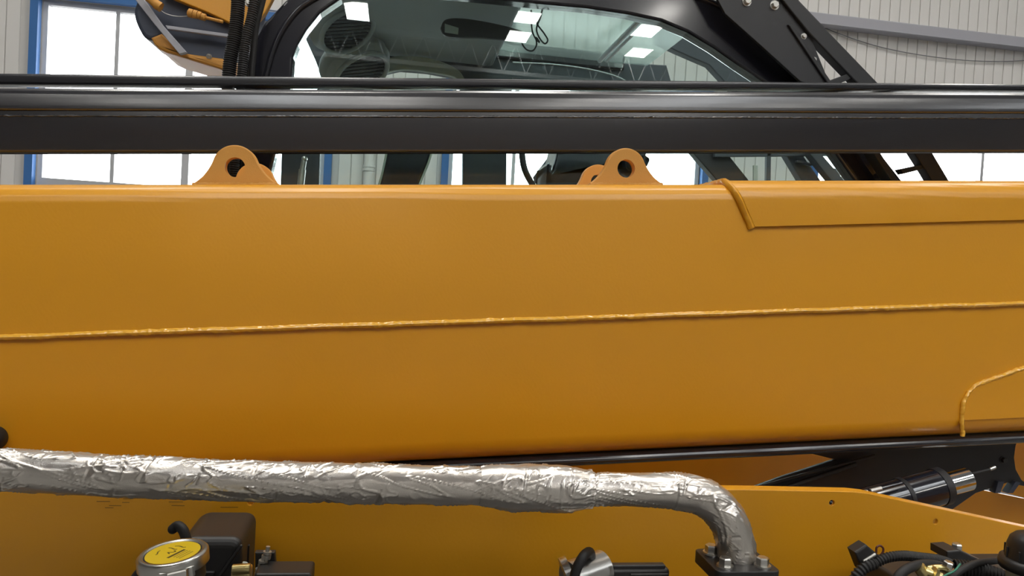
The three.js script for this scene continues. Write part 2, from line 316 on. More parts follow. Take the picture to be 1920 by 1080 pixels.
// ---------------------------------------------------------------- black beam and slim rail beyond the boom
{
  const z = -1.9, yb = lineThrough(P(0, 290, z), P(1920, 288, z)), yt = lineThrough(P(0, 166, z - 0.03), P(1920, 175, z - 0.03));
  const t = thing('black_beam', 'thick gloss black beam running level behind the lifting lugs', 'beam', V(0.4, yb(0.4), z - 0.09));
  const xs = range(-2.2, 3.6, 12);
  part(t, 'beam_body', loft((x) => { const b = yb(x), h = yt(x) - b; return [[b + 0.004, z - 0.001], [b + 0.012, z + 0.001], [b + h * 0.55, z], [b + h * 0.56, z - 0.004], [b + h * 0.64, z - 0.005], [b + h * 0.67, z + 0.001], ...range(0, 1, 10).map((k) => [b + h * (0.68 + 0.24 * k), z + 0.001 - h * 0.24 * (Math.tan(6 * DEG) * k + 0.085 * k * k)]), ...arc(b + h * 0.93, z - 0.02 - h * 0.045, 0.07 * h, 25, 90, 6), [b + h, z - 0.16], [b + 0.05, z - 0.18], [b + 0.04, z - 0.17], [b + 0.0015, z - 0.006]]; }, xs, 0.9), M.black);
  part(t, 'weld_bead', bead(range(-2, 3.4, 40).map((x) => V(x, yb(x) + (yt(x) - yb(x)) * 0.565, z - 0.001)), 0.0028, 0.6, 260), M.black);
  const z2 = -2.05, ra = lineThrough(P(0, 137, z2), P(1920, 158, z2)), rc = lineThrough(P(0, 157, z2), P(1920, 169, z2));
  const s = thing('slim_rail', 'slim black rail just above and behind the thick black beam', 'rail', V(0.4, rc(0.4), z2));
  part(s, 'rail_body', loft((x) => { const a = rc(x), b = ra(x), h = b - a, r = 0.006; return [...arc(a + r, z2 - r, r, 270, 360, 4), ...arc(b - r, z2 - r, r, 0, 90, 5), [b, z2 - 0.04], [a, z2 - 0.04]]; }, range(-2.4, 3.8, 10), 0.9), M.black);
}

// ---------------------------------------------------------------- cab
const CZ = -2.25;
const cab = thing('operator_cab', 'black framed operator cab with a rounded side window behind the beam', 'cab', V(P(1000, 400, CZ).x, 0.9, -2.75));
{
  const outer = pix([[370, 1000], [400, 400], [425, 300], [455, 150], [468, 95], [494, 45], [536, 0], [600, -34], [700, -58], [900, -66], [1150, -48], [1300, -18], [1360, 14], [1400, 42], [1480, 105], [1560, 165], [1650, 285], [1693, 340], [1770, 440], [1800, 1000]], CZ);
  const inner = pix([[500, 900], [490, 400], [513, 300], [540, 195], [547, 140], [549, 108], [558, 84], [575, 55], [600, 24], [640, -4], [720, -16], [850, -10], [1000, 5], [1100, 14], [1180, 26], [1240, 39], [1290, 60], [1340, 90], [1390, 125], [1440, 158], [1510, 230], [1565, 285], [1604, 340], [1650, 410], [1690, 900]], CZ);
  const hole = new THREE.Path(inner.slice().reverse());
  part(cab, 'side_frame', plate(outer, CZ, 0.06, { holes: [hole], bevel: 0.008, seg: 3 }), M.blackGloss);
  const gl = new THREE.Shape(inner); const pane = new THREE.ExtrudeGeometry(gl, { depth: 0.004, bevelEnabled: false }); pane.translate(0, 0, CZ - 0.03);
  part(cab, 'side_glass', pane, M.cabPane, 'greenish side window glass');
  part(cab, 'seal', tube([[440, 290], [496, 150], [510, 100], [530, 55], [562, 15], [605, -12]].map(([x, y]) => P(x, y, CZ + 0.004)), 0.008, 60, 10), M.blackGloss);
  part(cab, 'seal', tube([[1300, -8], [1350, 10], [1395, 38], [1440, 76], [1500, 132], [1545, 185]].map(([x, y]) => P(x, y, CZ + 0.004)), 0.008, 60, 10), M.blackGloss);
  // far side panel with its openings, roof lining, trims
  const FZ = -3.15;
  part(cab, 'far_side_panel', pplate([[572, 70], [590, -60], [990, -60], [957, 98], [1135, 115], [1250, 122], [1262, 165], [1060, 157], [962, 147], [950, 285], [945, 950], [866, 950], [868, 200], [862, 160], [850, 143], [800, 134], [750, 130], [715, 138], [690, 155], [640, 200], [600, 285], [578, 950], [505, 950], [528, 285], [560, 200], [607, 155], [590, 110]], FZ, 0.05, { bevel: 0.004 }), M.trim);
  part(cab, 'far_pillar', pplate([[1222, 30], [1270, 52], [1340, 92], [1400, 138], [1446, 186], [1400, 196], [1380, 176], [1330, 122], [1270, 96], [1236, 80]], FZ, 0.05, { bevel: 0.004 }), M.trim);
  part(cab, 'far_pillar', pplate([[1298, 285], [1362, 285], [1402, 335], [1460, 420], [1400, 420], [1346, 340]], FZ, 0.05, { bevel: 0.004 }), M.blackSatin);
  part(cab, 'far_pillar', pplate([[1468, 280], [1498, 280], [1540, 340], [1600, 420], [1560, 420], [1504, 340]], FZ, 0.05, { bevel: 0.004 }), M.trim);
  part(cab, 'far_pillar', pplate([[1512, 280], [1533, 280], [1590, 345], [1640, 420], [1610, 420], [1560, 340]], FZ + 0.1, 0.05, { bevel: 0.004 }), M.trim);
  part(cab, 'far_rail', pplate([[1495, 300], [1524, 306], [1524, 310], [1495, 304]], FZ + 0.03, 0.02), M.trim);
  part(cab, 'far_rail', pplate([[1545, 312], [1600, 322], [1600, 332], [1560, 325]], FZ + 0.03, 0.02), M.trim);
  part(cab, 'far_rail', pplate([[1340, 285], [1560, 283], [1560, 292], [1340, 294]], FZ + 0.03, 0.02), M.trim);
  part(cab, 'far_bar', pplate([[1438, 285], [1446, 285], [1444, 420], [1436, 420]], FZ + 0.03, 0.02), M.trim);
  part(cab, 'far_bar', pplate([[1413, 310], [1421, 310], [1421, 420], [1413, 420]], FZ + 0.05, 0.01), M.linerPale);
  const ly = P(760, 110, FZ).y, lx0 = P(590, 60, -2.6).x, lx1 = P(962, 60, -2.6).x;
  part(cab, 'roof_lining', rbox(lx0, lx1, ly, ly + 0.07, FZ, CZ - 0.07, 0.02), M.liner);
  const ry = P(960, -50, CZ).y, rx0 = P(560, 0, CZ).x, rx1 = P(1330, 0, CZ).x;
  part(cab, 'roof_panel', rbox(rx0, lx1, ry, ry + 0.06, FZ - 0.05, CZ - 0.05, 0.02), M.blackGloss);
  part(cab, 'roof_edge', rbox(lx1, rx1, ry - 0.01, ry + 0.06, FZ - 0.05, FZ + 0.02, 0.01), M.blackGloss);
  part(cab, 'roof_glass', box(lx1, rx1 + 0.1, ry + 0.02, ry + 0.026, FZ + 0.02, CZ - 0.05), M.roofPane, 'tinted roof glass');
  part(cab, 'lining_trim', plate(smooth(pix([[672, 160], [690, 128], [725, 109], [765, 104], [815, 111], [858, 130], [872, 152], [862, 152], [846, 142], [800, 134], [755, 130], [718, 139], [695, 160]], -3.05), 80), -3.05, 0.03, { bevel: 0.004 }), M.linerPale, 'pale grey green lining edge');
  const vent = (px, py, z, R) => {
    const p = P(px, py, z), n = V(0.52, -0.8, 0.36).normalize();
    const ring = new THREE.TorusGeometry(R, R * 0.09, 10, 40), body = new THREE.CylinderGeometry(R * 1.02, R * 1.25, 0.03, 40, 1, true); body.rotateX(Math.PI / 2); body.translate(0, 0, -0.016);
    const q = new THREE.Quaternion().setFromUnitVectors(V(0, 0, 1), n), put = (g) => { g.applyQuaternion(q); g.translate(p.x, p.y, p.z); return g; };
    const pod = new THREE.SphereGeometry(1, 36, 24); pod.scale(R * 1.3, R * 1.2, R * 0.55); pod.translate(0, 0, -R * 0.62); part(cab, 'vent_pod', put(pod), M.liner);
    const v = part(cab, 'air_vent', put(mergeGeometries([ring, body])), M.liner, 'round air vent');
    part(v, 'grille', put((() => { const bars = []; for (let k = -5; k <= 5; k++) { const w = Math.sqrt(1 - (k / 6) ** 2) * R; const b = new THREE.BoxGeometry(w * 2, R * 0.07, 0.006); b.translate(0, k * R / 6, -0.004); bars.push(b); } const d = new THREE.CylinderGeometry(R, R, 0.004, 36); d.rotateX(Math.PI / 2); d.translate(0, 0, -0.02); bars.push(d); return mergeGeometries(bars); })()), M.trim);
  };
  vent(652, 60, -2.7, 0.1); vent(678, 140, -2.93, 0.11);
  const hp = smooth(pix([[826, 52], [836, 36], [870, 34], [930, 44], [980, 58], [985, 70], [960, 74], [900, 70], [840, 68]], -2.5), 60, true);
  const hd = part(cab, 'roof_lamp', plate(hp.slice(0, -1), -2.5, 0.02, { bevel: 0.004 }), M.plastic); part(hd, 'lens', pplate([[834, 44], [860, 52], [859, 64], [834, 60]], -2.494, 0.01), M.linerPale);
  for (const dx of [0, 13]) part(cab, 'roof_bar', rod(P(1124 + dx, 114, -2.96), P(1206 + dx, 31, -2.52), dx ? 0.007 : 0.01, 14), M.alu, 'pale grey roof bar');
  part(cab, 'trim_edge', ptube([[962, 117, -3.09], [1040, 121, -3.09], [1110, 131, -3.09], [1160, 145, -3.09], [1190, 162, -3.09]], 0.003, 40, 8), M.alu, 'pale trim edge');
  part(cab, 'gas_strut', mergeGeometries([rod(P(556, 420, -3.05), P(567, 318, -3.05), 0.014, 16), rod(P(567, 318, -3.05), P(570, 302, -3.05), 0.011, 16)]), M.zincDull);
  part(cab, 'strut_eye', (() => { const g = new THREE.SphereGeometry(0.012, 12, 8), p = P(571, 298, -3.05); g.translate(p.x, p.y, p.z); return g; })(), M.zinc);
  part(cab, 'handrail', ptube([[978, 200, -2.95], [979, 290, -2.95], [984, 318, -2.95], [998, 346, -2.95], [1030, 400, -2.95]], 0.013, 40), M.plastic);
  part(cab, 'wiper_arm', pplate([[1036, 284], [1047, 287], [1016, 338], [1004, 345], [1000, 332]], -3.1, 0.015), M.steelBlue);
  // lower body, below the window line
  part(cab, 'cab_body', rbox(P(400, 470, CZ).x, P(1780, 470, CZ).x, 0.5, P(960, 985, CZ).y, FZ - 0.05, CZ - 0.005, 0.03), M.blackSatin);
}
{
  const t = thing('loose_wire', 'thin black wire hanging in loops inside the cab window', 'wire', P(1000, 60, -2.45));
  part(t, 'loop', capped([[1019, 6], [1014, 30], [1006, 55], [1012, 72], [1022, 82], [1027, 76], [1021, 64], [1008, 46], [1003, 30]].map(([x, y]) => P(x, y, -2.45)), 0.0028, 90, 8), M.rubber);
  part(t, 'loop', capped([[978, 72], [980, 84], [989, 94], [999, 95], [1006, 84], [1005, 70], [1012, 80], [1004, 72], [998, 58], [996, 20]].map(([x, y]) => P(x, y, -2.47)), 0.0028, 90, 8), M.rubber);
}
{
  const z = -2.75, t = thing('operator_chair', 'black seat backrest in a clear plastic cover inside the cab', 'seat', P(760, 900, z));
  part(t, 'backrest', plate(pix([[728, 268], [815, 262], [806, 300], [787, 345], [700, 800], [620, 800], [712, 345], [722, 300]], z), z, 0.12, { bevel: 0.012, seg: 3 }), M.blackGloss);
  part(t, 'piping', ptube([[727, 270, z + 0.004], [722, 300, z + 0.004], [711, 345, z + 0.004], [690, 400, z + 0.004]], 0.004, 30, 8), M.linerPale, 'pale piping');
  part(t, 'piping', ptube([[814, 266, z + 0.004], [805, 300, z + 0.004], [787, 345, z + 0.004], [768, 400, z + 0.004]], 0.004, 30, 8), M.linerPale, 'pale piping');
  part(t, 'seat_cushion', rbox(P(660, 440, z).x, P(860, 440, z).x, P(760, 880, z).y, P(760, 790, z).y, z - 0.35, z + 0.05, 0.03), M.blackSatin);
  const z3 = -2.62;
  const cc = part(cab, 'control_console', plate(smooth(pix([[1050, 262], [1200, 258], [1212, 300], [1208, 360], [1200, 900], [1000, 900], [1024, 356], [1036, 318], [1042, 296]], z3), 60), z3, 0.2, { bevel: 0.012, seg: 3 }), M.blackGloss);
  part(cc, 'lever_knob', (() => { const g = new THREE.SphereGeometry(0.035, 24, 16), p = P(1184, 306, z3 + 0.02); g.scale(1, 1.2, 1); g.translate(p.x, p.y, p.z); return g; })(), M.blackGloss);
}

// ---------------------------------------------------------------- guard frame at the right of the cab
{
  const z = -2.17, t = thing('guard_frame', 'black bolted guard frame slanting down behind the cab at the right', 'guard', P(1600, 400, z));
  part(t, 'gusset', pplate([[1325, -40], [1465, -40], [1500, 3], [1545, 50], [1518, 64], [1556, 157], [1556, 172], [1500, 152], [1430, 88], [1360, 26]], z - 0.012, 0.012), M.blackSatin);
  part(t, 'slanted_bar', pplate([[1462, -34], [1500, 3], [1648, 157], [1748, 285], [1776, 332], [1820, 410], [1788, 410], [1744, 332], [1714, 285], [1608, 157], [1517, 62], [1440, -34]], z, 0.04, { bevel: 0.004 }), M.blackSatin);
  part(t, 'inner_bar', pplate([[1478, 46], [1486, 46], [1562, 157], [1640, 270], [1690, 345], [1730, 410], [1718, 410], [1676, 345], [1630, 275], [1556, 162]], z - 0.004, 0.05, { bevel: 0.003 }), M.blackSatin);
  part(t, 'cross_bar', pplate([[1552, 152], [1592, 137], [1602, 145], [1566, 160]], z - 0.005, 0.03, { bevel: 0.003 }), M.blackSatin);
  part(t, 'cross_bar', pplate([[1688, 317], [1730, 308], [1738, 315], [1694, 326]], z - 0.005, 0.03, { bevel: 0.003 }), M.blackSatin);
  for (const [x, y, s] of [[1400, 3, 0.02], [1452, 10, 0.02], [1507, 68, 0.013], [1526, 112, 0.012]]) part(t, 'bolt', hexBolt(P(x, y, z - 0.012), V(0, 0, 1), s, s * 0.5), M.zincDull, 'grey bolt');
}

// ---------------------------------------------------------------- dark and yellow lifting head at the upper left
{
  const z = -2.5, t = thing('lifting_head', 'dark and yellow lifting head beside the cab, before the bright window', 'machine', P(360, 100, z));
  part(t, 'side_plate', pplate([[300, -14], [333, 0], [390, 23], [430, 42], [443, 47], [460, 49], [476, 48], [497, 24], [525, -30], [300, -30]], z, 0.03, { bevel: 0.003 }), M.yellow, 'yellow side plate');
  part(t, 'housing', pplate([[262, -30], [480, -30], [452, 60], [432, 130], [346, 104], [300, 68], [276, 20]], z - 0.04, 0.25, { bevel: 0.01 }), M.steelBlue);
  part(t, 'lower_cover', plate(pix([[282, 70], [288, 82], [297, 91], [312, 98], [345, 108], [422, 132], [440, 136], [440, 112], [345, 99], [302, 62]], z - 0.02), z - 0.02, 0.22, { bevel: 0.01, seg: 3 }), M.lugPaint, 'dull yellow lower cover');
  part(t, 'end_cap', plate(smooth(pix([[256, 2], [251, 18], [252, 34], [260, 54], [271, 70], [288, 74], [304, 64], [292, 30], [276, 0]], z - 0.03), 60), z - 0.03, 0.2, { bevel: 0.012, seg: 3 }), M.steelBlue);
  part(t, 'strut', pplate([[240, -18], [258, -18], [304, 46], [350, 98], [336, 101], [290, 46]], z + 0.01, 0.02, { bevel: 0.002 }), M.girt, 'grey strut');
  part(t, 'cross_strut', pplate([[310, 47], [432, 64], [432, 70], [314, 54]], z + 0.005, 0.015), M.girt, 'grey cross strut');
  part(t, 'strut_bolt', hexBolt(P(392, 106, z - 0.02), V(0, -0.3, 1).normalize(), 0.012, 0.006), M.zincDull);
  const q = (x, y) => P(x, y, z + 0.03);
  const f1 = part(t, 'hose_fitting', mergeGeometries([rod(q(354, 24), q(362, 26), 0.0135), rod(q(363, 26), q(370, 28), 0.013), rod(q(371, 28), q(377, 30), 0.012), rod(q(378, 31), q(385, 33), 0.011), rod(q(352, 24), q(386, 33), 0.009), rod(q(385, 33), q(418, 41), 0.005)]), M.lugPaint, 'dull bronze hose fitting');
  part(t, 'hose_fitting', mergeGeometries([rod(q(276, -6), q(292, 8), 0.012), rod(q(292, 8), q(302, 14), 0.016, 6)]), M.lugPaint, 'dull bronze hose fitting');
  part(t, 'wire', ptube([[297, 16, z + 0.02], [312, 26, z + 0.02], [335, 31, z + 0.02], [356, 30, z + 0.03]], 0.0012, 30, 6), M.zincDull);
  part(t, 'plate_bolt', hexBolt(P(468, 5, z), V(0, 0, 1), 0.02, 0.01), M.zincDull);
  const hose = (name, label, pts, r, c, hz = -2.2) => { const h = thing(name, label, 'hose', P(pts[0][0], pts[0][1], hz)); part(h, 'sleeve', c ? corrugated(pts.map(([x, y]) => P(x, y, hz)), r, 0.006) : capped(pts.map(([x, y]) => P(x, y, hz)), r, 60, 12), M.rubber); };
  hose('corrugated_hose', 'thick corrugated black hose beside the cab pillar, outer of two', [[448, -30], [445, 30], [440, 70], [432, 115], [428, 160], [420, 300], [414, 380]], 0.019, true);
  hose('corrugated_hose', 'slimmer corrugated black hose running against the cab pillar', [[482, -30], [472, 30], [462, 70], [456, 115], [452, 160], [440, 300], [436, 380]], 0.014, true, -2.16);
  hose('smooth_hose', 'smooth black hose crossing the yellow plate beside the cab', [[500, -30], [490, 10], [481, 45], [477, 75], [473, 120], [470, 160], [459, 300], [456, 380]], 0.009, false);
}

// ---------------------------------------------------------------- chassis below the boom
{
  const z = -1.10, base = V(0.4, 0.5, z);
  const t = thing('engine_side_plate', 'yellow sheet steel side plate with drilled holes behind the engine', 'panel', base);
  const hp = [[470, 942], [1560, 943], [1754, 978]].map(([x, y]) => P(x, y, z)), hr = 0.0045;
  const pts = pix([[-500, 908], [300, 910], [1200, 917], [1400, 918], [1600, 922], [1628, 925], [1920, 988], [2300, 1070]], z);
  const low = [new THREE.Vector2(pts[pts.length - 1].x, 0.6), new THREE.Vector2(pts[0].x, 0.6)];
  part(t, 'sheet', plate([...pts, ...low].reverse(), z, 0.006, { holes: hp.map((p) => circlePath(p.x, p.y, hr)), bevel: 0.001 }), M.yellow);
  // fold on the top edge
  part(t, 'top_flange', mergeGeometries(pts.slice(0, -1).map((p, i) => { const q = pts[i + 1], a = Math.atan2(q.y - p.y, q.x - p.x), L = p.distanceTo(q), g = new THREE.BoxGeometry(L, 0.006, 0.02); g.rotateZ(a); g.translate((p.x + q.x) / 2, (p.y + q.y) / 2 - 0.0035, z - 0.014); return g; })), M.yellow);
  for (const [x, y, L] of [[194, 940, 22], [216, 948, 20], [240, 935, 16], [236, 942, 12], [330, 941, 24], [334, 948, 22], [205, 952, 14], [430, 951, 30]]) { const p = P(x, y, z); part(t, 'scuff', box(p.x - L * 0.0004, p.x + L * 0.0004, p.y - 0.0004, p.y + 0.0004, z - 0.0005, z + 0.0003), M.scuff); }
  const fz = -1.98, f = thing('far_side_plate', 'yellow chassis plate in shade under the boom, behind the black bracket', 'panel', V(0.5, 0.5, fz));
  part(f, 'sheet', plate([...pix([[200, 900], [900, 866], [1484, 843], [1568, 861], [1700, 890], [1838, 918], [1930, 937], [2200, 1000]], fz), new THREE.Vector2(3.2, 0.5), new THREE.Vector2(-1.2, 0.5)].reverse(), fz, 0.012), M.yellow);
  part(f, 'upper_gusset', pplate([[1870, 780], [2200, 770], [2200, 990], [1930, 936], [1870, 920]], fz + 0.012, 0.012), M.yellow);
  const bz = -1.56, b = thing('boom_foot_bracket', 'black steel bracket under the boom that carries the lift cylinder', 'bracket', P(1700, 940, bz));
  part(b, 'plate', plate(pix([[1395, 920], [1470, 893], [1567, 862], [1484, 842], [1400, 834], [1420, 826], [1700, 800], [1840, 800], [1915, 800], [1912, 818], [1905, 836], [1902, 858], [1905, 880], [1916, 900], [1936, 915], [1890, 905], [1830, 925], [1780, 960], [1640, 1000], [1395, 1000]], bz), bz, 0.01, { bevel: 0.002 }), M.blackSatin);
  for (const [q0, q1, r] of [[[1380, 924], [1640, 854], 0.0035], [[1420, 932], [1605, 870], 0.005]]) part(b, 'edge_bar', rod(P(...q0, bz + 0.012), P(...q1, bz + 0.012), r), M.blackSatin);
  part(b, 'bolt', hexBolt(P(1880, 862, bz), V(0, 0, 1), 0.012, 0.007), M.blackSatin); part(b, 'bolt', hexBolt(P(1836, 824, bz), V(0, 0, 1), 0.01, 0.006), M.zincDull);
  part(b, 'link', pplate([[1872, 903], [1884, 903], [1876, 925], [1866, 925]], bz + 0.01, 0.02), M.steelBlue); part(b, 'link', pplate([[1905, 903], [1914, 905], [1900, 925], [1890, 925]], bz + 0.01, 0.02), M.steelBlue);

  const cz = -1.36, c = thing('lift_cylinder', 'black hydraulic cylinder with a short bright chrome rod, right side', 'cylinder', P(1700, 930, cz));
  const ax = (x) => P(x, 902 - 0.27 * (x - 1800), cz);
  const A = ax(1480), B = ax(1768), C = ax(1814);
  part(c, 'barrel', rod(A, B, 0.037, 40), M.blackGloss);
  part(c, 'gland', rod(ax(1756), ax(1768), 0.0385, 40), M.blackSatin); part(c, 'barrel_band', rod(ax(1690), ax(1697), 0.0385, 40), M.blackSatin);
  part(c, 'rod', rod(B, C, 0.0235, 40), M.chrome, 'polished chrome rod');
  part(c, 'rod_eye', rod(C, ax(1817), 0.019, 30), M.blackSatin);
  const gp = P(1816, 890, cz), gq = P(1856, 880, cz), gt = P(1866, 876, cz);
  const gn = part(c, 'grease_pipe', rod(gp, gq, 0.003, 12), M.rubber); part(gn, 'nipple', rod(gq, gt, 0.0035, 6), M.zinc);
  part(c, 'port_pipe', ptube([[1560, 943, cz + 0.03], [1620, 926, cz + 0.03], [1660, 914, cz + 0.03], [1690, 906, cz + 0.03]], 0.0035, 30, 8), M.blackGloss);
  part(c, 'pipe_nut', mergeGeometries([rod(P(1614, 926, cz + 0.032), P(1626, 923, cz + 0.032), 0.006, 6), rod(P(1632, 921, cz + 0.032), P(1652, 916, cz + 0.032), 0.0055, 6)]), M.zincDull);
}

// ---------------------------------------------------------------- engine bay
const EY = 1.33;
{
  const t = thing('engine_block', 'dark engine block below the silver pipe, mostly under the frame', 'engine', V(0.3, 0.6, -0.8));
  part(t, 'crankcase', rbox(-0.5, 1.0, 0.6, EY - 0.06, -1.02, -0.6, 0.03), M.blackSatin);
  part(t, 'valve_cover', rbox(-0.4, 0.68, EY - 0.07, EY, -0.98, -0.64, 0.025), M.plastic);
}
// raised engine hood over the bay (above the frame)
{
  const t = thing('engine_hood', 'yellow engine hood held open above the engine bay', 'hood', V(-0.4, 2.12, -0.62));
  part(t, 'hood_panel', rbox(-1.3, 0.5, 2.12, 2.15, -0.4, 0.36, 0.012), M.yellow); part(t, 'hood_rim', rbox(-1.3, 0.5, 2.09, 2.125, 0.33, 0.36, 0.01), M.yellow); part(t, 'sound_pad', rbox(-1.26, 0.38, 2.1, 2.12, -0.37, 0.32, 0.008), M.rubber, 'black sound pad');
  part(t, 'stay', rod(V(-1.2, 0.6, -0.9), V(-1.2, 2.12, -0.2), 0.012, 14), M.zincDull); part(t, 'stay', rod(V(-1.2, 0.6, -0.6), V(-1.2, 2.12, 0.25), 0.012, 14), M.zincDull);
}
// foil wrapped exhaust pipe on its flange
{
  const path = [[-260, 870, 0.81], [-100, 875, 0.807], [0, 881, 0.805], [150, 889, 0.803], [300, 896, 0.8], [450, 901, 0.8], [600, 904, 0.8], [750, 907, 0.8], [900, 911, 0.8], [1000, 914, 0.8], [1100, 917, 0.8], [1200, 918, 0.8], [1262, 920, 0.799], [1308, 927, 0.796], [1343, 947, 0.791], [1367, 980, 0.785], [1379, 1020, 0.786], [1381, 1062, 0.785]].map(([x, y, z]) => P(x, y, -z));
  const t = thing('exhaust_pipe', 'bent exhaust pipe wrapped in crinkled silver foil, bolted to a flange', 'pipe', path[path.length - 1]);
  const curve = new THREE.CatmullRomCurve3(path), L = curve.getLength();
  const ridge = (a, b, c) => 1 - Math.min(1, Math.abs(noise(a, b, c)) * 3.2);
  function foil(u0, u1, radius, salt, amp) {
    const n = Math.ceil((u1 - u0) * L / 0.0011), rad = 120, pos = [], uv = [], idx = [], c0 = V(0, 0, 1);
    for (let i = 0; i <= n; i++) {
      const k = i / n, u = u0 + (u1 - u0) * k, p = curve.getPointAt(clamp(u)), tg = curve.getTangentAt(clamp(u)), e1 = c0.clone().addScaledVector(tg, -c0.dot(tg)).normalize(), e2 = tg.clone().cross(e1);
      for (let j = 0; j <= rad; j++) {
        const a = j / rad * Math.PI * 2, ca = Math.cos(a), sa = Math.sin(a), s = u * L;
        // creases run askew round the pipe; wrap turns step up a little
        const w = (s / 0.052 + a / (Math.PI * 2) * 0.55 + salt) % 1;
        const sx = s * 34 + salt * 9 + sa * 0.9, m = clamp(0.4 + 1.6 * noise(s * 13 + salt, ca * 1.2, sa * 1.2));
        let d = amp * (1.0 * (ridge(sx * 0.55 + ca * 1.1, ca * 1.1 + s * 12, sa * 1.1) ** 7) * m + 0.9 * (ridge(s * 52 + 2.2 * ca, ca * 1.6 - s * 24, sa * 1.6 + salt) ** 9) * m * 1.2);
        d += amp * 0.9 * noise(s * 17, ca * 0.9, sa * 0.9 + salt) + amp * 0.16 * noise(s * 90, ca * 3, sa * 3) - amp * 0.8 * Math.exp(-((w - 0.06) ** 2) * 1400) * m;
        d += amp * 0.9 * (ridge(s * 26 - 2.3 * sa + salt, ca * 0.9 + s * 9, sa * 0.9) ** 12) * (1.3 - m);
        const r = radius(k, u) + d;
        pos.push(p.x + (e1.x * ca + e2.x * sa) * r, p.y + (e1.y * ca + e2.y * sa) * r, p.z + (e1.z * ca + e2.z * sa) * r); uv.push(s, a * 0.022);
      }
    }
    for (let i = 0; i < n; i++) for (let j = 0; j < rad; j++) { const a = i * (rad + 1) + j, b = a + rad + 1; idx.push(a, a + 1, b, b, a + 1, b + 1); }
    const g = new THREE.BufferGeometry(); g.setAttribute('position', new THREE.Float32BufferAttribute(pos, 3)); g.setAttribute('uv', new THREE.Float32BufferAttribute(uv, 2)); g.setIndex(idx); g.computeVertexNormals(); return g;
  }
  const at = (px) => { let best = 0, bd = 1e9; for (let i = 0; i <= 600; i++) { const q = curve.getPointAt(i / 600), w = P(px, 914, q.z); if (Math.abs(w.x - q.x) < bd && i < 520) { bd = Math.abs(w.x - q.x); best = i / 600; } } return best; };
  const ua = at(898), ub = at(1085), uc = at(1300);
  const mix = (a, b, k) => a + (b - a) * clamp(k);
  part(t, 'foil_wrap', foil(0, 1, (k, u) => u < ub ? mix(0.0208, 0.0205, u / ua) : u < uc ? mix(0.0175, 0.0195, (u - ub) / (uc - ub)) : mix(0.0205, 0.0215, (u - uc) / (1 - uc) * 2), 0.37, 0.0015), M.foil);
  part(t, 'foil_sleeve', foil(ua, ub + 0.015, (k) => 0.0212 + 0.0042 * clamp(Math.sin(clamp(k * 1.05) * Math.PI) * 1.8) * (0.75 + 0.35 * k), 2.9, 0.0016), M.foil);
  // flange, with bolts
  const fl = P(1361, 1062, -0.76), br = P(1332, 1037, -0.795), w = P(1431, 1060, -0.76).x - fl.x, d = 0.037, cx = fl.x + w / 2 - 0.001, czz = fl.z - d / 2, top = fl.y;
  const s = new THREE.Shape(), hw = w / 2 + 0.014, hd = d / 2 + 0.014, r = 0.008;
  s.moveTo(-hw + r, -hd); s.lineTo(hw - r, -hd); s.quadraticCurveTo(hw, -hd, hw, -hd + r); s.lineTo(hw, hd - r); s.quadraticCurveTo(hw, hd, hw - r, hd); s.lineTo(-hw + r, hd); s.quadraticCurveTo(-hw, hd, -hw, hd - r); s.lineTo(-hw, -hd + r); s.quadraticCurveTo(-hw, -hd, -hw + r, -hd);
  const g = new THREE.ExtrudeGeometry(s, { depth: 0.012, bevelEnabled: true, bevelThickness: 0.001, bevelSize: 0.001, bevelSegments: 2 }); g.rotateX(-Math.PI / 2); g.translate(cx, top - 0.013, czz);
  part(t, 'flange', g, M.plastic, 'black flange');
  part(t, 'flange_neck', rod(V(cx, EY, czz), V(cx, top - 0.012, czz), 0.024, 28), M.plastic);
  for (const [ix, iz, tn] of [[-1, -1, 0.1], [-1, 1, 0.5], [1, 1, 0.3], [1, -1, 0.2]]) part(t, 'bolt', hexBolt(V(cx + ix * w / 2, top, czz + iz * d / 2), V(0, 1, 0), 0.0125, 0.0085, true, tn), M.zinc, 'zinc hex bolt');
}
// black expansion tank
{
  const yt = P(410, 963, -1.05).y, x0 = P(334, 1000, -1.0).x, x1 = P(466, 1000, -1.0).x;
  const t = thing('expansion_tank', 'black moulded plastic expansion tank behind the yellow labelled cap', 'tank', V((x0 + x1) / 2, EY, -1.0));
  const s = new THREE.Shape(), h = yt - EY, w = x1 - x0;
  s.moveTo(0, 0); s.lineTo(w, 0); s.lineTo(w, h - 0.016); s.quadraticCurveTo(w, h, w - 0.016, h); s.lineTo(0.03, h); s.quadraticCurveTo(0.012, h, 0.006, h - 0.022); s.lineTo(0, h - 0.05); s.closePath();
  const g = new THREE.ExtrudeGeometry(s, { depth: 0.084, bevelEnabled: true, bevelThickness: 0.012, bevelSize: 0.012, bevelOffset: -0.012, bevelSegments: 5, curveSegments: 12 }); g.translate(x0, EY, -1.053);
  part(t, 'tank_body', g, M.plastic);
  part(t, 'front_ledge', rbox(x0 + 0.012, x1 - 0.03, yt - 0.046, yt - 0.04, -0.96, -0.953, 0.002), M.plastic);
  part(t, 'front_rib', (() => { const a = P(452, 1024, -0.952), b = P(408, 1085, -0.952); return capped([a, a.clone().lerp(b, 0.5), b], 0.0022, 20, 8); })(), M.plastic);
  part(t, 'side_seam', rbox(x1 - 0.0015, x1 + 0.002, EY + 0.01, yt - 0.025, -1.006, -1.0, 0.001), M.plastic);
}
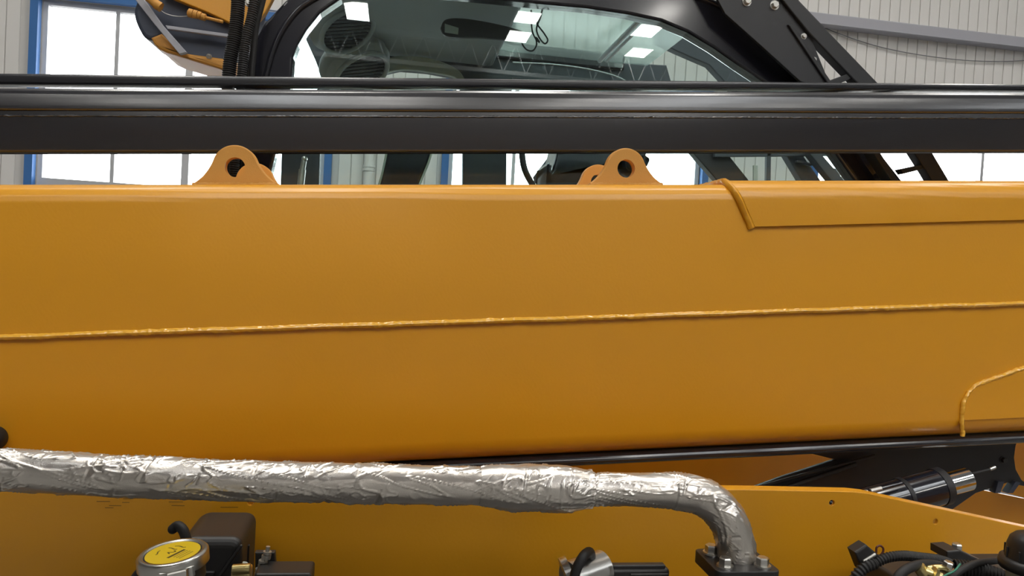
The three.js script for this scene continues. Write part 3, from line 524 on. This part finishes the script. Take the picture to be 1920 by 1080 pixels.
// filler neck with cap
{
  const p = P(325, 1046, -0.72), t = thing('filler_cap', 'silver pressure cap with round yellow label on a black filler neck', 'cap', p);
  t.rotation.set(0.02, 0.2, 6 * DEG);
  const R = 0.0312;
  const lathe = (pts) => new THREE.LatheGeometry(pts.map((q) => new THREE.Vector2(...q)), 56);
  own(t, 'cap_shell', mergeGeometries([lathe([[0, 0.004], [R - 0.0065, 0.004], [R - 0.005, 0.0062], [R - 0.002, 0.0062], [R, 0.004], [R, -0.0055], [R - 0.001, -0.0065], [R - 0.004, -0.0065]])]), M.zinc);
  const ear = () => { const q = new THREE.Shape(); q.moveTo(-0.014, 0); q.quadraticCurveTo(-0.008, 0.001, -0.007, 0.005); q.lineTo(0.007, 0.005); q.quadraticCurveTo(0.008, 0.001, 0.014, 0); q.closePath(); const g = new THREE.ExtrudeGeometry(q, { depth: 0.008, bevelEnabled: true, bevelSize: 0.001, bevelThickness: 0.001, bevelSegments: 2 }); g.rotateX(Math.PI / 2); g.translate(0, 0.0005, 0); return g; };
  for (const a of [0.15, 0.15 + Math.PI]) { const g = ear(); g.translate(0, -0.001, R - 0.002); g.rotateY(a); own(t, 'cap_ear', g, M.zinc); }
  const cv = document.createElement('canvas'); cv.width = cv.height = 512; const c = cv.getContext('2d');
  c.fillStyle = '#ecc81a'; c.fillRect(0, 0, 512, 512); c.strokeStyle = c.fillStyle = '#5a4a10'; c.lineWidth = 13;
  c.beginPath(); c.moveTo(120, 190); c.bezierCurveTo(170, 120, 200, 170, 230, 120); c.moveTo(110, 250); c.bezierCurveTo(150, 210, 190, 240, 215, 200); c.moveTo(115, 330); c.bezierCurveTo(130, 380, 180, 360, 190, 400); c.stroke();
  c.font = 'bold 110px sans-serif'; c.fillText('2', 212, 300);
  c.save(); c.translate(290, 150); c.rotate(1.2); c.lineWidth = 12; for (let k = 0; k < 12; k++) { c.strokeRect(k * 17, 0, 7, 20); } c.lineWidth = 6; c.globalAlpha = 0.6; for (let r = 1; r < 4; r++) for (let k = 0; k < 9; k++) c.strokeRect(k * 19, -r * 38, 8, 13); c.restore();
  const tex = new THREE.CanvasTexture(cv); tex.colorSpace = THREE.SRGBColorSpace;
  const lab = new THREE.CylinderGeometry(0.0238, 0.0238, 0.0012, 48); lab.translate(0, 0.0048, 0); lab.rotateY(0.4);
  const bo = new THREE.CylinderGeometry(0.0256, 0.0256, 0.001, 48); bo.translate(0, 0.0044, 0); own(t, 'label_border', bo, M.rubber);
  own(t, 'label_disc', lab, std([1, 1, 1], 0.45, 0, { map: tex }), 'round yellow label');
  own(t, 'filler_neck', lathe([[0.022, -0.004], [0.027, -0.007], [0.027, -0.02], [0.024, -0.026], [0.0235, -0.16], [0, -0.16]]), M.plastic);
  const h = thing('vent_hose', 'short curved black vent hose behind the filler cap', 'hose', P(348, 1040, -0.86));
  part(h, 'hose', ptube([[324, 992, -0.87], [332, 986, -0.87], [342, 992, -0.865], [349, 1010, -0.862], [352, 1040, -0.86], [352, 1120, -0.85]], 0.0055, 50, 14), M.rubber);
  const o = thing('overflow_hose', 'black overflow hose at the left foot of the filler neck', 'hose', P(300, 1085, -0.74));
  part(o, 'hose', ptube([[310, 1072, -0.735], [285, 1066, -0.735], [262, 1078, -0.735], [245, 1110, -0.735]], 0.006, 40, 12), M.rubber);
}
// brass fitting, studs and a black bracket beside the tank
{
  const z = -0.82, top = P(452, 1064, z), t = thing('brass_fitting', 'small brass hose fitting with a white stem by the tank', 'fitting', V(top.x, EY, z));
  part(t, 'clamp_body', rbox(P(434, 1070, z).x, P(471, 1070, z).x, EY, top.y, z - 0.012, z + 0.004, 0.003), M.brass);
  part(t, 'thumb_nut', rod(P(436, 1068, z + 0.006), P(469, 1066, z + 0.006), 0.0055, 6), M.brass);
  part(t, 'stem', rod(P(456, 1066, z - 0.003), P(460, 1055, z - 0.003), 0.003, 12), M.linerPale, 'white stem');
  const bz = -0.9, b = thing('black_bracket', 'black folded bracket with two threaded studs beside the tank', 'bracket', V(P(520, 1065, bz).x, EY, bz));
  part(b, 'bracket_plate', rbox(P(482, 1060, bz).x, P(588, 1060, bz).x, EY, P(540, 1063, bz).y, bz - 0.02, bz + 0.02, 0.004), M.plastic);
  part(b, 'upright', pplate([[478, 1036], [515, 1036], [520, 1110], [478, 1110]], bz - 0.02, 0.01), M.plastic);
  for (const [x, y, s] of [[500, 1037, 1], [492, 1054, 1.05], [486, 1070, 1.1]]) { const p = P(x, y + 6, bz - 0.012), n = V(0.1, 1, 0).normalize(), q = (k) => p.clone().addScaledVector(n, k * s); part(b, 'stud', mergeGeometries([rod(q(-0.01), q(0.012), 0.0025 * s, 10), rod(q(-0.003), q(0.002), 0.0055 * s, 6), rod(q(0.0035), q(0.006), 0.005 * s, 14)]), M.zincDull, 'dull metal stud with nut'); }
}
// turbo pipe stub and black box in the middle
{
  const z = -0.8, t = thing('intake_stub', 'bright metal pipe stub with a black hose looped over it', 'pipe', P(1095, 1090, z));
  part(t, 'stub', rod(P(1068, 1086, z), P(1130, 1064, z - 0.02), 0.02, 32), M.zinc, 'bright metal stub');
  part(t, 'collar', rod(P(1062, 1088, z), P(1074, 1083, z), 0.025, 32), M.zinc);
  part(t, 'hose_loop', ptube([[1074, 1110, z + 0.03], [1080, 1070, z + 0.03], [1092, 1046, z + 0.026], [1104, 1035, z + 0.01], [1108, 1046, z - 0.01], [1104, 1075, z - 0.02]], 0.0055, 60, 14), M.rubber);
  part(t, 'clip', ptube([[1126, 1076, z], [1138, 1080, z], [1146, 1072, z], [1147, 1062, z]], 0.001, 20, 6), M.zinc);
  const bz = -0.84, yt = P(1200, 1061, bz).y, b = thing('black_box', 'low black plastic box with an embossed lid at the frame bottom', 'box', V(P(1200, 1080, bz).x, EY, bz));
  part(b, 'box_body', rbox(P(1142, 1060, bz).x, P(1258, 1060, bz).x, EY, yt - 0.004, bz - 0.014, bz, 0.005), M.plastic);
  const x0 = P(1182, 1060, bz).x, x1 = P(1254, 1060, bz).x;
  part(b, 'lid_emboss', rbox(x0, x1, yt - 0.03, yt - 0.009, bz - 0.004, bz + 0.002, 0.0015), M.plastic);
  part(b, 'top_rim', rbox(P(1150, 1060, bz).x, P(1250, 1060, bz).x, yt - 0.006, yt, bz - 0.012, bz - 0.002, 0.002), M.plastic);
}
// wiring cluster at the right
{
  const z = -0.86, c0 = P(1760, 1090, z);
  const tr = thing('battery_tray', 'black tray and cover under the wiring at the lower right', 'tray', V(c0.x, EY - 0.02, z));
  const ty = P(1760, 1046, -1.0).y;
  part(tr, 'cover', rbox(P(1668, 1050, -0.95).x, P(1990, 1050, -0.95).x, EY - 0.055, ty, -1.02, z - 0.02, 0.006), M.plastic);
  part(tr, 'angle_bar', plate(pix([[1776, 1034], [1800, 1032], [1860, 1060], [1860, 1076], [1840, 1074], [1776, 1048]], -0.93), -0.93, 0.035, { bevel: 0.002 }), M.plastic);
  const bp = P(1793, 1036, -0.945); part(tr, 'bolt', hexBolt(bp, V(0, 1, 0), 0.0125, 0.011, true, 0.4), M.zinc, 'zinc hex bolt');
  const fc = thing('fuse_holder', 'black clip-on fuse holder tilted above the cable sleeves', 'fuse', P(1632, 1050, z));
  part(fc, 'body', plate(pix([[1604, 1036], [1626, 1022], [1654, 1046], [1640, 1064], [1618, 1072]], z), z, 0.02, { bevel: 0.003, seg: 3 }), M.plastic);
  part(fc, 'latch', capped([P(1620, 1052, z + 0.001), P(1630, 1046, z + 0.001), P(1640, 1040, z + 0.001)], 0.0022, 16, 8), M.zincDull, 'pale latch edge');
  const lw = thing('wire_loop', 'small brown wire loop beside the fuse holder', 'wire', P(1650, 1040, z));
  part(lw, 'loop', capped([[1643, 1036], [1644, 1026], [1650, 1023], [1656, 1028], [1655, 1036], [1650, 1042]].map(([x, y]) => P(x, y, z - 0.005)), 0.0014, 40, 8), std([0.12, 0.03, 0.015], 0.5));
  const hose = (label, pts, r, rib, pitch = 0.005) => { const q = pts.map(([x, y, d]) => P(x, y, d)), h = thing('cable_sleeve', label, 'cable', q[q.length >> 1]); part(h, 'sleeve', rib ? corrugated(q, r, pitch, 0.16) : capped(q, r, 50, 12), M.rubber); };
  hose('ribbed black cable sleeve running down-left from the fuse holder', [[1640, 1056, z + 0.004], [1622, 1064, z + 0.004], [1606, 1080, z + 0.004], [1596, 1110, z + 0.004]], 0.0075, true);
  hose('ribbed black cable sleeve arching right from the fuse holder', [[1640, 1056, z], [1662, 1046, z], [1690, 1042, z], [1725, 1045, z - 0.01], [1770, 1052, z - 0.02], [1800, 1066, z - 0.02]], 0.0065, true, 0.004);
  hose('plain black cable lying lower across the tray', [[1660, 1130, z + 0.03], [1685, 1080, z + 0.03], [1712, 1062, z + 0.02], [1745, 1058, z + 0.01], [1780, 1066, z + 0.01]], 0.006, false);
  hose('plain black cable rising to the dark dome', [[1775, 1094, z + 0.03], [1795, 1074, z + 0.03], [1825, 1058, z + 0.02], [1860, 1052, z], [1900, 1050, z - 0.03]], 0.0045, false);
  hose('thick finely ribbed hose below the dark dome', [[1790, 1066, z], [1830, 1070, z + 0.01], [1870, 1082, z + 0.02], [1920, 1110, z + 0.03]], 0.012, true, 0.004);
  const gw = thing('green_wire', 'thin green wire by the brass terminal', 'wire', P(1790, 1078, z + 0.04));
  part(gw, 'wire', ptube([[1750, 1092, z + 0.05], [1774, 1078, z + 0.05], [1790, 1070, z + 0.045], [1800, 1058, z + 0.04]], 0.0013, 24, 6), std([0.04, 0.22, 0.14], 0.5));
  const bt = thing('battery_terminal', 'brass cable terminal with a zinc bolt on the tray', 'terminal', P(1750, 1075, z + 0.02));
  part(bt, 'clamp', mergeGeometries([rod(P(1727, 1068, z + 0.02), P(1765, 1082, z + 0.03), 0.0055, 16), rod(P(1722, 1062, z + 0.02), P(1731, 1074, z + 0.02), 0.008, 6), rod(P(1746, 1072, z + 0.026), P(1752, 1076, z + 0.026), 0.0085, 20)]), M.brass);
  part(bt, 'lug_strap', ptube([[1742, 1066, z + 0.02], [1762, 1064, z + 0.024], [1776, 1070, z + 0.024]], 0.004, 20, 10), M.brass);
  part(bt, 'bolt', hexBolt(P(1776, 1066, z + 0.02), V(0.1, 1, 0.15).normalize(), 0.011, 0.008, true, 0.1), M.zinc, 'zinc bolt');

  const fp = P(1936, 1052, -0.80), f = thing('filter_dome', 'dark domed filter cap at the lower right corner', 'filter', V(fp.x, EY - 0.02, fp.z)), k = 0.80 / F * 0.93;
  const g = (pts) => { const q = new THREE.LatheGeometry(pts.map(([a, b]) => new THREE.Vector2(a * k, fp.y + b * k)), 48); q.translate(fp.x, 0, fp.z); return q; };
  part(f, 'dome', g([[56, 0], [55, 12], [53, 34], [48, 50], [38, 60], [22, 66], [0, 68]]), M.plastic);
  part(f, 'rim', g([[50, -26], [66, -22], [69, -10], [66, 2], [56, 4]]), M.plastic);
  part(f, 'filter_body', g([[0, -150], [48, -150], [50, -60], [50, -26]]), M.linerPale, 'pale filter body');
  for (let a = 0; a < 10; a++) { const an = a / 10 * Math.PI * 2, r = rbox(-2 * k, 2 * k, 0, 24 * k, 54 * k, 58 * k, 0.0008); r.rotateY(an); r.translate(fp.x, fp.y + 4 * k, fp.z); part(f, 'grip_rib', r, M.plastic); }
}

camera.updateMatrixWorld(true);
renderer.render(scene, camera);
